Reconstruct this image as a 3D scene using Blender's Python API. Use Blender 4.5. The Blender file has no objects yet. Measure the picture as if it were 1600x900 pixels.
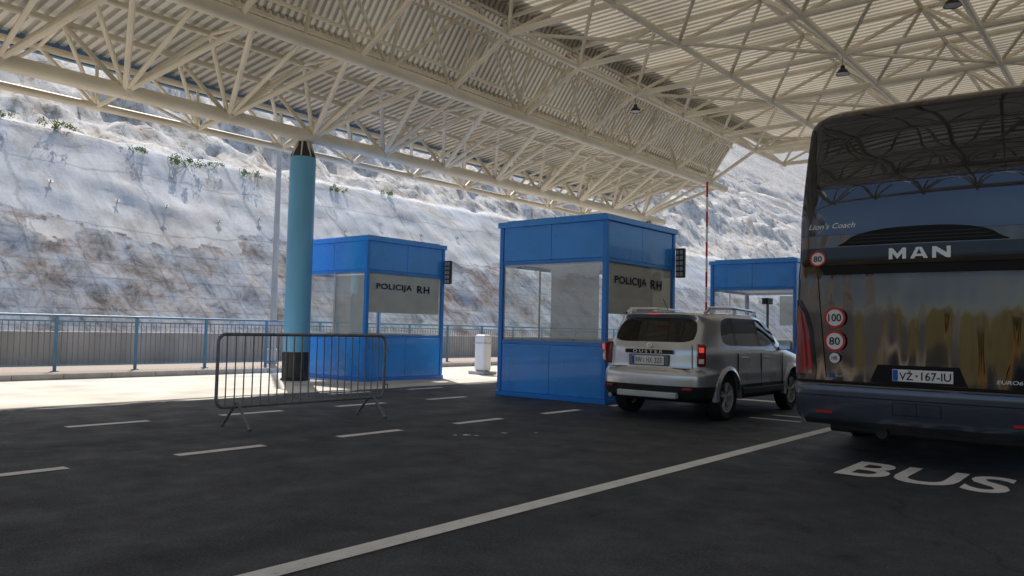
import bpy, bmesh, math, random
from mathutils import Vector, Matrix, noise
random.seed(7)
R=math.radians
scene=bpy.context.scene
COL=scene.collection
scene.view_settings.view_transform='Standard'
scene.view_settings.look='None'
scene.view_settings.exposure=0

# ------------------------------------------------------------ materials
def pbr(name,col,rough=0.5,metal=0.0,nscale=6.0,namt=0.12,bump=0.0,bscale=80.0,emit=None,estr=0.0,coat=0.0,rvar=0.1,bdist=0.02,bvec=None,spec=None,streak=0):
    m=bpy.data.materials.new(name); m.use_nodes=True
    nt=m.node_tree; b=nt.nodes['Principled BSDF']
    tc=nt.nodes.new('ShaderNodeTexCoord')
    n=nt.nodes.new('ShaderNodeTexNoise'); n.inputs['Scale'].default_value=nscale; n.inputs['Detail'].default_value=6
    if streak:
        mp0=nt.nodes.new('ShaderNodeMapping'); mp0.inputs['Scale'].default_value=(1,1,streak)
        nt.links.new(tc.outputs['Object'],mp0.inputs['Vector']); nt.links.new(mp0.outputs['Vector'],n.inputs['Vector'])
    else: nt.links.new(tc.outputs['Object'],n.inputs['Vector'])
    r=nt.nodes.new('ShaderNodeMapRange'); r.inputs['From Min'].default_value=0.3; r.inputs['From Max'].default_value=0.7
    r.inputs['To Min'].default_value=1-namt; r.inputs['To Max'].default_value=1+namt
    nt.links.new(n.outputs['Fac'],r.inputs['Value'])
    mx=nt.nodes.new('ShaderNodeVectorMath'); mx.operation='SCALE'
    mx.inputs[0].default_value=col[:3]
    nt.links.new(r.outputs['Result'],mx.inputs['Scale'])
    nt.links.new(mx.outputs['Vector'],b.inputs['Base Color'])
    r2=nt.nodes.new('ShaderNodeMapRange'); r2.inputs['From Min'].default_value=0.3; r2.inputs['From Max'].default_value=0.7
    r2.inputs['To Min'].default_value=max(0.02,rough*(1-rvar)); r2.inputs['To Max'].default_value=min(1,rough*(1+rvar))
    nt.links.new(n.outputs['Fac'],r2.inputs['Value']); nt.links.new(r2.outputs['Result'],b.inputs['Roughness'])
    b.inputs['Metallic'].default_value=metal
    b.inputs['Coat Weight'].default_value=coat
    if spec is not None: b.inputs['Specular IOR Level'].default_value=spec
    if bump>0:
        n2=nt.nodes.new('ShaderNodeTexNoise'); n2.inputs['Scale'].default_value=bscale; n2.inputs['Detail'].default_value=4 if bscale>5 else 1
        if bvec:
            mp=nt.nodes.new('ShaderNodeMapping'); mp.inputs['Scale'].default_value=bvec
            nt.links.new(tc.outputs['Object'],mp.inputs['Vector']); nt.links.new(mp.outputs['Vector'],n2.inputs['Vector'])
        else: nt.links.new(tc.outputs['Object'],n2.inputs['Vector'])
        bp=nt.nodes.new('ShaderNodeBump'); bp.inputs['Strength'].default_value=bump; bp.inputs['Distance'].default_value=bdist
        nt.links.new(n2.outputs['Fac'],bp.inputs['Height']); nt.links.new(bp.outputs['Normal'],b.inputs['Normal'])
    if emit:
        b.inputs['Emission Color'].default_value=(*emit,1); b.inputs['Emission Strength'].default_value=estr
    return m

def glassmat(name,tint=(0.9,0.95,0.95),ior=1.5,boost=0.0):
    m=bpy.data.materials.new(name); m.use_nodes=True; nt=m.node_tree
    nt.nodes.clear()
    o=nt.nodes.new('ShaderNodeOutputMaterial'); mix=nt.nodes.new('ShaderNodeMixShader')
    t=nt.nodes.new('ShaderNodeBsdfTransparent'); t.inputs['Color'].default_value=(*tint,1)
    g=nt.nodes.new('ShaderNodeBsdfGlossy'); g.inputs['Roughness'].default_value=0.01
    f=nt.nodes.new('ShaderNodeFresnel'); f.inputs['IOR'].default_value=ior
    ad=nt.nodes.new('ShaderNodeMath'); ad.operation='ADD'; ad.use_clamp=True; ad.inputs[1].default_value=boost
    nt.links.new(f.outputs[0],ad.inputs[0])
    nt.links.new(ad.outputs[0],mix.inputs[0]); nt.links.new(t.outputs[0],mix.inputs[1]); nt.links.new(g.outputs[0],mix.inputs[2])
    nt.links.new(mix.outputs[0],o.inputs['Surface'])
    return m

def deckmat(name,col,tcol,fac):
    """corrugated roof sheet, translucency added so sunlight fills the space below"""
    m=bpy.data.materials.new(name); m.use_nodes=True; nt=m.node_tree; nt.nodes.clear()
    o=nt.nodes.new('ShaderNodeOutputMaterial'); mix=nt.nodes.new('ShaderNodeMixShader'); mix.inputs[0].default_value=fac
    g=nt.nodes.new('ShaderNodeNewGeometry'); n=nt.nodes.new('ShaderNodeTexNoise'); n.inputs['Scale'].default_value=0.35; n.inputs['Detail'].default_value=5
    nt.links.new(g.outputs['Position'],n.inputs['Vector'])
    def shade(c):
        r=nt.nodes.new('ShaderNodeMapRange'); r.inputs['From Min'].default_value=0.3; r.inputs['From Max'].default_value=0.7; r.inputs['To Min'].default_value=.75; r.inputs['To Max'].default_value=1.12
        nt.links.new(n.outputs['Fac'],r.inputs['Value'])
        v=nt.nodes.new('ShaderNodeVectorMath'); v.operation='SCALE'; v.inputs[0].default_value=c; nt.links.new(r.outputs[0],v.inputs['Scale']); return v
    d=nt.nodes.new('ShaderNodeBsdfDiffuse'); t=nt.nodes.new('ShaderNodeBsdfTranslucent')
    nt.links.new(shade(col).outputs[0],d.inputs['Color']); nt.links.new(shade(tcol).outputs[0],t.inputs['Color'])
    nt.links.new(d.outputs[0],mix.inputs[1]); nt.links.new(t.outputs[0],mix.inputs[2]); nt.links.new(mix.outputs[0],o.inputs['Surface'])
    return m

M={}
M['cream']=pbr('cream_paint',(0.86,0.79,0.65),0.55,0,1.2,0.12)
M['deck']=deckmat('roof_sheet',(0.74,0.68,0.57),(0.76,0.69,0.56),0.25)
M['deckribshade']=deckmat('roof_rib_shade',(0.60,0.55,0.46),(0.62,0.56,0.45),0.14)  # darker copy of the sheet, paints the corrugation shading on the ribs
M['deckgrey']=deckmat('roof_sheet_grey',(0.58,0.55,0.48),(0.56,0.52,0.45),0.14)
M['deckgreyribshade']=deckmat('roof_rib_grey_shade',(0.44,0.42,0.37),(0.44,0.41,0.36),0.08)  # grey sheet darkened the same way, rib shading in the colour
M['blue']=pbr('booth_blue',(0.026,0.32,0.98),0.28,0,1.5,0.10,coat=0.3)
M['bluedark']=pbr('booth_blue_trim',(0.020,0.25,0.86),0.32,0,2,0.1)
M['colblue']=pbr('column_blue',(0.16,0.46,0.74),0.45,0,1.6,0.13,streak=.25)
M['fasciablue']=pbr('fascia_blue',(0.13,0.24,0.36),0.5,0,1.6,0.13)
M['fenceblue']=pbr('fence_blue',(0.10,0.25,0.40),0.5,0,3,0.15)
M['galv']=pbr('galvanised_steel',(0.20,0.21,0.23),0.45,0.4,12,0.2)
M['lightgrey']=pbr('light_grey_paint',(0.55,0.58,0.6),0.5,0,3,0.1)
M['plategrey']=pbr('anchor_grey',(0.42,0.43,0.44),0.6,0,3,0.1)
M['dark']=pbr('dark_steel',(0.03,0.032,0.035),0.5,0,6,0.2)
M['white']=pbr('white_paint',(0.88,0.88,0.87),0.5,0,3,0.06)
M['concrete']=pbr('concrete',(0.45,0.44,0.42),0.85,0,1.5,0.22,0.3,30,streak=.3)
M['kerb']=pbr('kerb_stone',(0.40,0.39,0.37),0.85,0,3,0.2,0.3,30)
M['glass']=glassmat('booth_glass',(0.97,0.99,0.98),1.45,0.22)
M['glassback']=glassmat('booth_side_glass',(0.97,0.99,0.98),1.25,0.02)
M['black']=pbr('gloss_black',(0.006,0.006,0.007),0.06,0,4,0.1)
M['rubber']=pbr('rubber',(0.018,0.018,0.019),0.75,0,20,0.2,0.2,60)
M['blackplastic']=pbr('black_plastic',(0.02,0.02,0.022),0.5,0,12,0.15)
M['bus']=pbr('bus_paint',(0.105,0.088,0.074),0.07,1.0,1.5,0.15,0.9,1.7,coat=0.25,rvar=0.3,bdist=0.05,bvec=(2.6,1,0.45))
M['bustop']=pbr('bus_tinted_glass',(0.085,0.092,0.11),0.02,1.0,1.0,0.08,0.12,0.8,bdist=0.01)
M['buslow']=pbr('bus_bumper_paint',(0.085,0.10,0.145),0.2,0.5,3,0.1,coat=0.6)
M['silver']=pbr('silver_paint',(0.64,0.68,0.74),0.22,0.65,3,0.04,coat=0.7)
M['chrome']=pbr('chrome',(0.75,0.75,0.76),0.15,1.0,6,0.05)
M['letter']=pbr('letter_silver',(0.88,0.88,0.86),0.35,0.1,6,0.05)
M['carglass']=pbr('car_glass',(0.03,0.035,0.04),0.03,0.6,4,0.1,coat=0.6)
M['red']=pbr('lamp_red',(0.26,0.008,0.012),0.12,0,8,0.1,coat=1.0)
M['redlit']=pbr('lamp_red_lit',(0.7,0.03,0.02),0.2,0,8,0.1,emit=(1,0.12,0.08),estr=0.45)
M['signred']=pbr('sign_red',(0.60,0.02,0.02),0.4,0,8,0.05)
M['navy']=pbr('navy_ink',(0.004,0.008,0.05),0.6,0,8,0.05,spec=.1)
M['ink']=pbr('black_ink',(0.01,0.01,0.012),0.5,0,8,0.05,spec=.2)
M['eublue']=pbr('plate_blue',(0.01,0.08,0.5),0.4,0,8,0.05)
M['interior']=pbr('interior_panel',(0.88,0.88,0.86),0.6,0,3,0.05)
M['desk']=pbr('desk_wood',(0.45,0.38,0.3),0.5,0,8,0.2)

def nodekit(name):
    m=bpy.data.materials.new(name); m.use_nodes=True; nt=m.node_tree; b=nt.nodes['Principled BSDF']; L=nt.links
    g=nt.nodes.new('ShaderNodeNewGeometry'); sep=nt.nodes.new('ShaderNodeSeparateXYZ'); L.new(g.outputs['Position'],sep.inputs[0])
    def noi(s,d,r=0.6,sc=None,dist=0):
        n=nt.nodes.new('ShaderNodeTexNoise'); n.inputs['Scale'].default_value=s; n.inputs['Detail'].default_value=d; n.inputs['Roughness'].default_value=r; n.inputs['Distortion'].default_value=dist
        if sc:
            mp=nt.nodes.new('ShaderNodeMapping'); mp.inputs['Scale'].default_value=sc; L.new(g.outputs['Position'],mp.inputs['Vector']); L.new(mp.outputs['Vector'],n.inputs['Vector'])
        else: L.new(g.outputs['Position'],n.inputs['Vector'])
        return n.outputs['Fac']
    def ramp(src,stops):
        c=nt.nodes.new('ShaderNodeValToRGB'); e=c.color_ramp.elements
        e[0].position=stops[0][0]; e[0].color=(*stops[0][1],1); e[1].position=stops[-1][0]; e[1].color=(*stops[-1][1],1)
        for p,cc in stops[1:-1]:
            x=e.new(p); x.color=(*cc,1)
        L.new(src,c.inputs[0]); return c.outputs[0]
    def mix(f,a,bb,mode='MIX'):
        x=nt.nodes.new('ShaderNodeMixRGB'); x.blend_type=mode
        if isinstance(f,float): x.inputs[0].default_value=f
        else: L.new(f,x.inputs[0])
        L.new(a,x.inputs[1]); L.new(bb,x.inputs[2]); return x.outputs[0]
    def mrange(src,a,b_):
        x=nt.nodes.new('ShaderNodeMapRange'); x.inputs['From Min'].default_value=a; x.inputs['From Max'].default_value=b_; L.new(src,x.inputs['Value']); return x.outputs[0]
    def math_(op,a,b_=None,c=None):
        x=nt.nodes.new('ShaderNodeMath'); x.operation=op
        for i,v in enumerate((a,b_,c)):
            if v is None: continue
            if isinstance(v,(int,float)): x.inputs[i].default_value=v
            else: L.new(v,x.inputs[i])
        return x.outputs[0]
    def bump(h,s,d,prev=None):
        x=nt.nodes.new('ShaderNodeBump'); x.inputs['Strength'].default_value=s; x.inputs['Distance'].default_value=d; L.new(h,x.inputs['Height'])
        if prev: L.new(prev,x.inputs['Normal'])
        return x.outputs[0]
    return m,nt,b,L,g,sep,noi,ramp,mix,mrange,math_,bump

def wornpaint():
    m,nt,b,L,g,sep,noi,ramp,mix,mrange,math_,bump=nodekit('road_paint')
    c=ramp(noi(30,8,.75),[(.31,(.16,.16,.16)),(.41,(.92,.92,.91))])
    c2=ramp(noi(3,4,.6),[(.3,(.82,.82,.82)),(.6,(1,1,1))])
    L.new(mix(1.0,c,c2,'MULTIPLY'),b.inputs['Base Color']); b.inputs['Roughness'].default_value=.8
    return m
M['paint']=wornpaint()

def asphalt():
    m,nt,b,L,g,sep,noi,ramp,mix,mrange,math_,bump=nodekit('asphalt')
    fine=noi(60,4,.8)
    c1=ramp(noi(.8,6,.65,(1,.18,1)),[(.35,(.030,.035,.044)),(.68,(.062,.069,.082))])
    c2=ramp(fine,[(.32,(.30,.30,.30)),(.5,(.95,.95,.95)),(.68,(2.6,2.55,2.5))])
    c3=ramp(noi(5,5,.7),[(.3,(.72,.72,.72)),(.7,(1.25,1.25,1.25))])
    st=ramp(noi(1.7,5,.6,None,.4),[(.30,(.5,.5,.52)),(.40,(1,1,1))])
    dust=ramp(noi(.45,7,.75,(1,.5,1)),[(.5,(1,1,1)),(.72,(1.5,1.42,1.32))])
    a=mix(1.0,mix(1.0,mix(1.0,c1,c2,'MULTIPLY'),c3,'MULTIPLY'),st,'MULTIPLY'); a=mix(1.0,a,dust,'MULTIPLY')
    v=nt.nodes.new('ShaderNodeTexVoronoi'); v.feature='DISTANCE_TO_EDGE'; v.inputs['Scale'].default_value=.16
    nn=nt.nodes.new('ShaderNodeTexNoise'); nn.inputs['Scale'].default_value=1.2; nn.inputs['Detail'].default_value=6; L.new(g.outputs['Position'],nn.inputs['Vector'])
    va=nt.nodes.new('ShaderNodeVectorMath'); va.operation='ADD'; L.new(g.outputs['Position'],va.inputs[0]); L.new(nn.outputs['Color'],va.inputs[1]); L.new(va.outputs[0],v.inputs['Vector'])
    cr=ramp(v.outputs['Distance'],[(.0015,(.35,.35,.35)),(.004,(1,1,1))])
    a=mix(1.0,a,cr,'MULTIPLY')
    L.new(a,b.inputs['Base Color'])
    L.new(ramp(noi(2,5,.6),[(.3,(.50,.50,.50)),(.7,(.80,.80,.80))]),b.inputs['Roughness'])
    L.new(bump(fine,.9,.016),b.inputs['Normal'])
    return m
M['asphalt']=asphalt()
M['sunpale']=pbr('sunlit_pale_concrete',(0.60,0.56,0.50),0.85,0,0.9,0.28,0.3,30)  # pale concrete tone, brightened to paint the sunlit patch
M['ground']=pbr('dry_ground',(0.38,0.36,0.32),0.9,0,0.2,0.3,0.4,5)

def paver():
    m=bpy.data.materials.new('pavers'); m.use_nodes=True; nt=m.node_tree; b=nt.nodes['Principled BSDF']
    g=nt.nodes.new('ShaderNodeNewGeometry')
    br=nt.nodes.new('ShaderNodeTexBrick'); br.inputs['Scale'].default_value=4
    br.inputs['Color1'].default_value=(0.42,0.33,0.26,1); br.inputs['Color2'].default_value=(0.36,0.29,0.24,1); br.inputs['Mortar'].default_value=(0.2,0.18,0.16,1)
    br.inputs['Mortar Size'].default_value=0.015
    nt.links.new(g.outputs['Position'],br.inputs['Vector']); nt.links.new(br.outputs['Color'],b.inputs['Base Color']); b.inputs['Roughness'].default_value=0.85
    return m
M['paver']=paver()

def rock():
    m,nt,b,L,g,sep,noi,ramp,mix,mrange,math_,bump=nodekit('rock_face')
    n1=noi(.55,10,.68); n2=noi(1.5,12,.80,(1,1,.6),.5); n4=noi(.28,6,.6); n8=noi(8,8,.8); n9=noi(.35,9,.72,(1,1,.45))
    rockc=ramp(n2,[(.36,(.22,.19,.17)),(.44,(.54,.50,.46)),(.50,(.78,.75,.71)),(.68,(.92,.90,.87))])
    och=ramp(n1,[(.45,(1,1,1)),(.58,(.94,.87,.79)),(.70,(.74,.58,.46))])
    rc=mix(.85,rockc,och,'MULTIPLY')
    streaks=ramp(noi(1.6,9,.74,(.35,1.0,.12)),[(.30,(.48,.48,.49)),(.45,(.68,.68,.68)),(.62,(.80,.80,.79))])
    gr=ramp(n8,[(.30,(.72,.72,.72)),(.50,(1,1,1))])
    sh=mix(.6,streaks,gr,'MULTIPLY')
    tint=ramp(n4,[(.38,(.92,.95,1.0)),(.55,(1,.985,.965)),(.70,(.86,.76,.68))])
    sc=mix(.85,sh,tint,'MULTIPLY')
    blot=ramp(noi(.9,8,.75),[(.32,(.60,.58,.56)),(.40,(1,1,1))])
    sc=mix(.6,sc,blot,'MULTIPLY')
    sc=mix(.7,sc,ramp(n9,[(.38,(.72,.66,.60)),(.48,(1,1,1))]),'MULTIPLY')
    jz=math_('SINE',math_('MULTIPLY',math_('MULTIPLY_ADD',n4,1.2,sep.outputs['Z']),2*math.pi/2.3)); jy=math_('SINE',math_('MULTIPLY',math_('MULTIPLY_ADD',n9,1.5,sep.outputs['Y']),2*math.pi/4.5))
    sc=mix(.7,sc,ramp(math_('MAXIMUM',jz,jy),[(.993,(1,1,1)),(.9995,(.62,.61,.60))]),'MULTIPLY')
    b1=math_('SINE',math_('MULTIPLY',sep.outputs['Y'],2*math.pi/.8)); b2=math_('SINE',math_('MULTIPLY',sep.outputs['Z'],2*math.pi/.5))
    net=ramp(math_('MAXIMUM',b1,b2),[(.92,(1,1,1)),(.995,(.70,.73,.78))])
    lowc=ramp(n2,[(.36,(.15,.145,.145)),(.44,(.36,.355,.36)),(.52,(.52,.52,.54)),(.66,(.74,.74,.75))])
    low=mix(.9,lowc,ramp(n1,[(.44,(.90,.95,1.0)),(.53,(.94,.88,.82)),(.63,(.62,.46,.36))]),'MULTIPLY')
    low=mix(.55,low,streaks,'MULTIPLY'); low=mix(1.0,low,ramp(n8,[(.0,(1.12,1.12,1.12)),(1,(1.12,1.12,1.12))]),'MULTIPLY')
    low=mix(.8,low,net,'MULTIPLY')
    nz=math_('MULTIPLY_ADD',n4,5.0,sep.outputs['Z'])
    nzf=math_('MULTIPLY_ADD',n2,.7,nz)
    lowmix=mix(mrange(nzf,7.28,7.36),low,sc)
    allc=mix(mrange(nzf,10.7,11.5),lowmix,rc)
    gz=math_('MULTIPLY_ADD',noi(.12,8,.7),60.0,sep.outputs['Z'])
    gc=ramp(noi(1.5,6,.7),[(.35,(.04,.06,.02)),(.65,(.12,.14,.06))])
    tm=math_('MULTIPLY',mrange(noi(1.1,6,.7),.66,.70),mrange(nz,10.4,10.6))
    allc=mix(tm,allc,gc)
    fin=mix(mrange(gz,112,120),allc,gc)
    L.new(fin,b.inputs['Base Color']); b.inputs['Roughness'].default_value=.9; b.inputs['Specular IOR Level'].default_value=.2
    um=mrange(nzf,10.7,11.5)
    h=math_('MULTIPLY',n2,math_('MULTIPLY_ADD',um,.75,.25))
    L.new(bump(n8,.28,.05,bump(h,.5,.24)),b.inputs['Normal'])
    return m
M['rock']=rock()
M['leaf']=pbr('leaf_green',(0.15,0.22,0.06),0.7,0,8,0.4)
M['farhill']=pbr('far_hill',(0.18,0.17,0.075),0.9,0,0.05,0.5,0.6,0.8)
M['ochre']=pbr('ochre_render',(0.60,0.38,0.14),0.8,0,0.6,0.35)

# ------------------------------------------------------------ helpers
class MB:
    def __init__(s): s.v=[]; s.f=[]
    def add(s,vs,fs):
        o=len(s.v); s.v+= [tuple(v) for v in vs]; s.f+=[tuple(i+o for i in f) for f in fs]
    def box(s,x0,x1,y0,y1,z0,z1,mat=None):
        vs=[(x0,y0,z0),(x1,y0,z0),(x1,y1,z0),(x0,y1,z0),(x0,y0,z1),(x1,y0,z1),(x1,y1,z1),(x0,y1,z1)]
        if mat: vs=[tuple(mat@Vector(v)) for v in vs]
        s.add(vs,[(3,2,1,0),(4,5,6,7),(0,1,5,4),(1,2,6,5),(2,3,7,6),(3,0,4,7)])
    def tube(s,p,q,r,n=8,r2=None):
        p=Vector(p); q=Vector(q); d=(q-p)
        if d.length<1e-6: return
        d.normalize(); a=d.orthogonal().normalized(); b=d.cross(a)
        r2=r if r2 is None else r2
        vs=[]
        for k in range(n):
            t=2*math.pi*k/n; w=a*math.cos(t)+b*math.sin(t)
            vs.append(p+w*r); vs.append(q+w*r2)
        fs=[(2*k,2*((k+1)%n),2*((k+1)%n)+1,2*k+1) for k in range(n)]
        fs.append(tuple(2*k for k in range(n-1,-1,-1))); fs.append(tuple(2*k+1 for k in range(n)))
        s.add(vs,fs)
    def path(s,pts,r,n=8):
        for a,b in zip(pts[:-1],pts[1:]): s.tube(a,b,r,n)
    def lathe(s,prof,axis='Z',n=32,c=(0,0,0),closed=False):
        vs=[];m=len(prof)
        for k in range(n):
            t=2*math.pi*k/n
            for (r,h) in prof:
                if axis=='Z': v=(c[0]+r*math.cos(t),c[1]+r*math.sin(t),c[2]+h)
                else: v=(c[0]+h,c[1]+r*math.cos(t),c[2]+r*math.sin(t))
                vs.append(v)
        fs=[]
        rng=m if closed else m-1
        for k in range(n):
            k2=(k+1)%n
            for j in range(rng):
                j2=(j+1)%m
                fs.append((k*m+j,k2*m+j,k2*m+j2,k*m+j2))
        s.add(vs,fs)
    def grid(s,fn,nu,nv):
        vs=[fn(i/nu,j/nv) for j in range(nv+1) for i in range(nu+1)]
        fs=[(j*(nu+1)+i,j*(nu+1)+i+1,(j+1)*(nu+1)+i+1,(j+1)*(nu+1)+i) for j in range(nv) for i in range(nu)]
        s.add(vs,fs)

def obj(name,mb,mat,parent=None,smooth=False,bevel=0,loc=None,recalc=True,seg=2,angle=35):
    me=bpy.data.meshes.new(name); me.from_pydata(mb.v,[],mb.f); me.update()
    if recalc:
        bm=bmesh.new(); bm.from_mesh(me); bmesh.ops.recalc_face_normals(bm,faces=bm.faces); bm.to_mesh(me); bm.free()
    if mat: me.materials.append(mat)
    if smooth:
        me.shade_smooth(); me.set_sharp_from_angle(angle=R(angle))
    o=bpy.data.objects.new(name,me); COL.objects.link(o)
    if parent: o.parent=parent
    if loc: o.location=loc
    if bevel:
        b=o.modifiers.new('Bevel','BEVEL'); b.width=bevel; b.segments=seg; b.limit_method='ANGLE'; b.angle_limit=R(35)
    return o
def thing(name,label,cat,loc=(0,0,0),group=None):
    e=bpy.data.objects.new(name,None); COL.objects.link(e); e.location=loc; e.empty_display_size=0.3
    e['label']=label; e['category']=cat
    if group: e['group']=group
    return e
def tag(o,label,cat,group=None):
    o['label']=label; o['category']=cat
    if group: o['group']=group
def sub(name,parent,loc=(0,0,0)):
    e=bpy.data.objects.new(name,None); COL.objects.link(e); e.location=loc; e.parent=parent; e.empty_display_size=0.1
    return e
def text(name,s,mat,parent,mapf,w,h,bold=0.0,shear=0.0,space=1.0):
    c=bpy.data.curves.new(name,'FONT'); c.body=s; c.size=1; c.offset=bold; c.shear=shear; c.resolution_u=4
    c.align_x='CENTER'; c.space_character=space
    t=bpy.data.objects.new(name+'_tmp',c); COL.objects.link(t)
    dg=bpy.context.evaluated_depsgraph_get(); dg.update()
    me=bpy.data.meshes.new_from_object(t.evaluated_get(dg)); bpy.data.objects.remove(t)
    bm=bmesh.new(); bm.from_mesh(me)
    bmesh.ops.triangulate(bm,faces=bm.faces)
    xs=[v.co.x for v in bm.verts]; ys=[v.co.y for v in bm.verts]
    x0,x1,y0,y1=min(xs),max(xs),min(ys),max(ys)
    for v in bm.verts:
        x=((v.co.x-x0)/(x1-x0)-0.5)*w; y=((v.co.y-y0)/(y1-y0)-0.5)*h
        v.co=Vector(mapf(x,y))
    bm.to_mesh(me); bm.free()
    me.materials.clear(); me.materials.append(mat); me.name=name
    o=bpy.data.objects.new(name,me); COL.objects.link(o); o.parent=parent
    return o
def strokes(name,polys,mat,parent,mapf):
    mb=MB()
    for p in polys:
        mb.add([mapf(x,y) for x,y in p],[tuple(range(len(p)))])
    return obj(name,mb,mat,parent,recalc=False)

# ------------------------------------------------------------ camera
cam=bpy.data.cameras.new('camera'); co=bpy.data.objects.new('camera',cam); COL.objects.link(co)
cam.lens=27.675; cam.sensor_width=36; cam.clip_end=3000; cam.clip_start=0.05
co.matrix_world=Matrix.Translation((0,0,1.3))@Matrix.Rotation(R(39.57),4,'Z')@Matrix.Rotation(R(92.99),4,'X')@Matrix.Rotation(R(1.28),4,'Z')
scene.camera=co

# ------------------------------------------------------------ light
TS=Vector((-0.72,0.46,1)).normalized()
w=bpy.data.worlds.new('World'); scene.world=w; w.use_nodes=True
nt=w.node_tree; bg=nt.nodes['Background']; sk=nt.nodes.new('ShaderNodeTexSky'); sk.sky_type='NISHITA'; sk.sun_disc=False
sk.sun_elevation=math.asin(TS.z); sk.sun_rotation=R(-57); sk.air_density=1.0; sk.dust_density=2.0
nt.links.new(sk.outputs[0],bg.inputs['Color']); bg.inputs['Strength'].default_value=0.15
sl=bpy.data.lights.new('sun','SUN'); sl.energy=5; sl.angle=R(0.5); sl.color=(1,0.955,0.88)
so=bpy.data.objects.new('sun',sl); COL.objects.link(so); so.rotation_euler=TS.to_track_quat('Z','Y').to_euler(); so.location=(-20,20,40)

# ------------------------------------------------------------ ground, road
def sheet(name,x0,x1,y0,y1,z,mat,parent=None):
    mb=MB(); mb.add([(x0,y0,z),(x1,y0,z),(x1,y1,z),(x0,y1,z)],[(0,1,2,3)])
    o=obj(name,mb,mat,parent,recalc=False); return o
g=sheet('ground',-1500,1500,-1500,1500,-0.01,M['ground']); g['kind']='structure'
road=sheet('road',-18.2,16,-120,420,0.0,M['asphalt']); road['kind']='structure'
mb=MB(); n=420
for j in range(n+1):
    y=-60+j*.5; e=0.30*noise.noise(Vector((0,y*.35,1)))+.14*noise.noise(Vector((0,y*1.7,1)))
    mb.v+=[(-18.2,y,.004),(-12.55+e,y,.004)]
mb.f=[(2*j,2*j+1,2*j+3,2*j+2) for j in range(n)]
ap=obj('sunlit_strip',mb,M['sunpale'],recalc=False); ap['kind']='structure'  # pale strip with uneven edge, paints the sun patch onto the road
mb=MB(); mb.box(-22,-18.35,-60,300,-0.05,0.12); pv=obj('pavement',mb,M['paver']); pv['kind']='structure'
mb=MB(); y=-60
while y<120:
    mb.box(-18.35,-18.2,y,y+0.99,-0.05,0.13); y+=1.0
kb=obj('kerb',mb,M['kerb'],bevel=0.01); kb['kind']='structure'
Z1=0.005
def mark(name,x0,x1,y0,y1,z=Z1): return sheet(name,x0,x1,y0,y1,z,M['paint'],road)
mark('solid_line',-3.69,-3.53,-12,60)
for k in range(-3,20):
    if k in (5,6): continue
    mark('lane_dash',-7.48,-7.34,3.9+1.96*k,3.9+1.96*k+0.97)
for k in range(-3,4): mark('lane_dash',-10.27,-10.12,3.97+2.02*k,3.97+2.02*k+1.0)
for k in range(0,2): mark('lane_dash',-12.15,-12.02,9.3+2.02*k,10.3+2.02*k)
mark('stop_line',-7.2,-3.75,15.0,15.3)
mark('lane_dash',-5.0,-4.2,11.9,12.03); mark('lane_dash',-4.9,-4.1,12.6,12.72)
text('road_lettering','BUS',M['paint'],road,lambda x,y:(x-1.735,y+8.27,Z1),1.40,0.96,bold=0.02)
rnd=random.Random(3)
for (x,y,s) in ((-6.62,7.0,.035),(-6.55,7.12,.05),(-6.35,7.6,.04),(-6.42,7.15,.025),(-6.1,7.9,.03)):
    mb=MB(); pts=[(x+s*rnd.uniform(.3,1.5)*math.cos(a),y+s*rnd.uniform(.3,1.5)*math.sin(a),Z1) for a in (0,.8,1.5,2.4,3.3,4.1,4.9,5.6)]
    mb.add(pts,[tuple(range(8))]); obj('paint_scrap',mb,M['paint'],road,recalc=False)

# ------------------------------------------------------------ hill
def prof(d):
    if d<0: return 0
    if d<9: return 0.93*d
    if d<10.6: return 8.37+0.2*(d-9)
    if d<150: return 8.69+0.84*(d-10.6)
    return 8.69+0.84*139.4+0.1*(d-150)
def hill_pt(x,y):
    bx=0.5*noise.noise(Vector((0,y*0.06,3)))+0.15*noise.noise(Vector((2,y*0.25,3)))
    d=-23-x+bx*min(1,max(0,(-23-x)/4))
    z=prof(d)
    amp=min(1,max(0,d)/3)
    p=Vector((x,y,z))
    n1=noise.fractal(p*0.5,0.85,2.1,7)
    n2=noise.noise(p*0.14)
    if d<9.3:
        lowt=max(0,1-z/4.6)
        rid=noise.fractal(Vector((p.x*.5,p.y*1.1,p.z*.5)),0.8,2.2,5)
        dz=0.05*n1+0.22*n2+0.15*rid*lowt
    else:
        t=min(1,(d-9.3)/4)
        n3=abs(noise.fractal(p*0.22,0.8,2.1,7)); st=noise.noise(Vector((p.y*.05,0,p.z*.55)))
        rg=abs(noise.fractal(p*0.9+Vector((9,0,0)),0.8,2.2,5))
        dz=(0.05*n1+0.22*n2)*(1-t)+t*(1.2*n3+0.5*n1+0.5*st-0.4*rg)
    return Vector((x+0.12*amp*n1, y, z+dz*amp-0.05))
xs=[]; x=-22.6
while x>-34.5: xs.append(x); x-=0.22
while x>-60: xs.append(x); x-=0.6
while x>-220: xs.append(x); x-=3
ys=[]; y=-90
while y<0: ys.append(y); y+=2.5
while y<50: ys.append(y); y+=0.3
while y<120: ys.append(y); y+=1.0
while y<520: ys.append(y); y+=5
mb=MB(); nX=len(xs)
mb.v=[tuple(hill_pt(x,y)) for y in ys for x in xs]
mb.f=[(j*nX+i,(j+1)*nX+i,(j+1)*nX+i+1,j*nX+i+1) for j in range(len(ys)-1) for i in range(nX-1)]
hl=obj('hill',mb,M['rock'],smooth=True,angle=50); hl['kind']='structure'
mb=MB()
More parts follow.
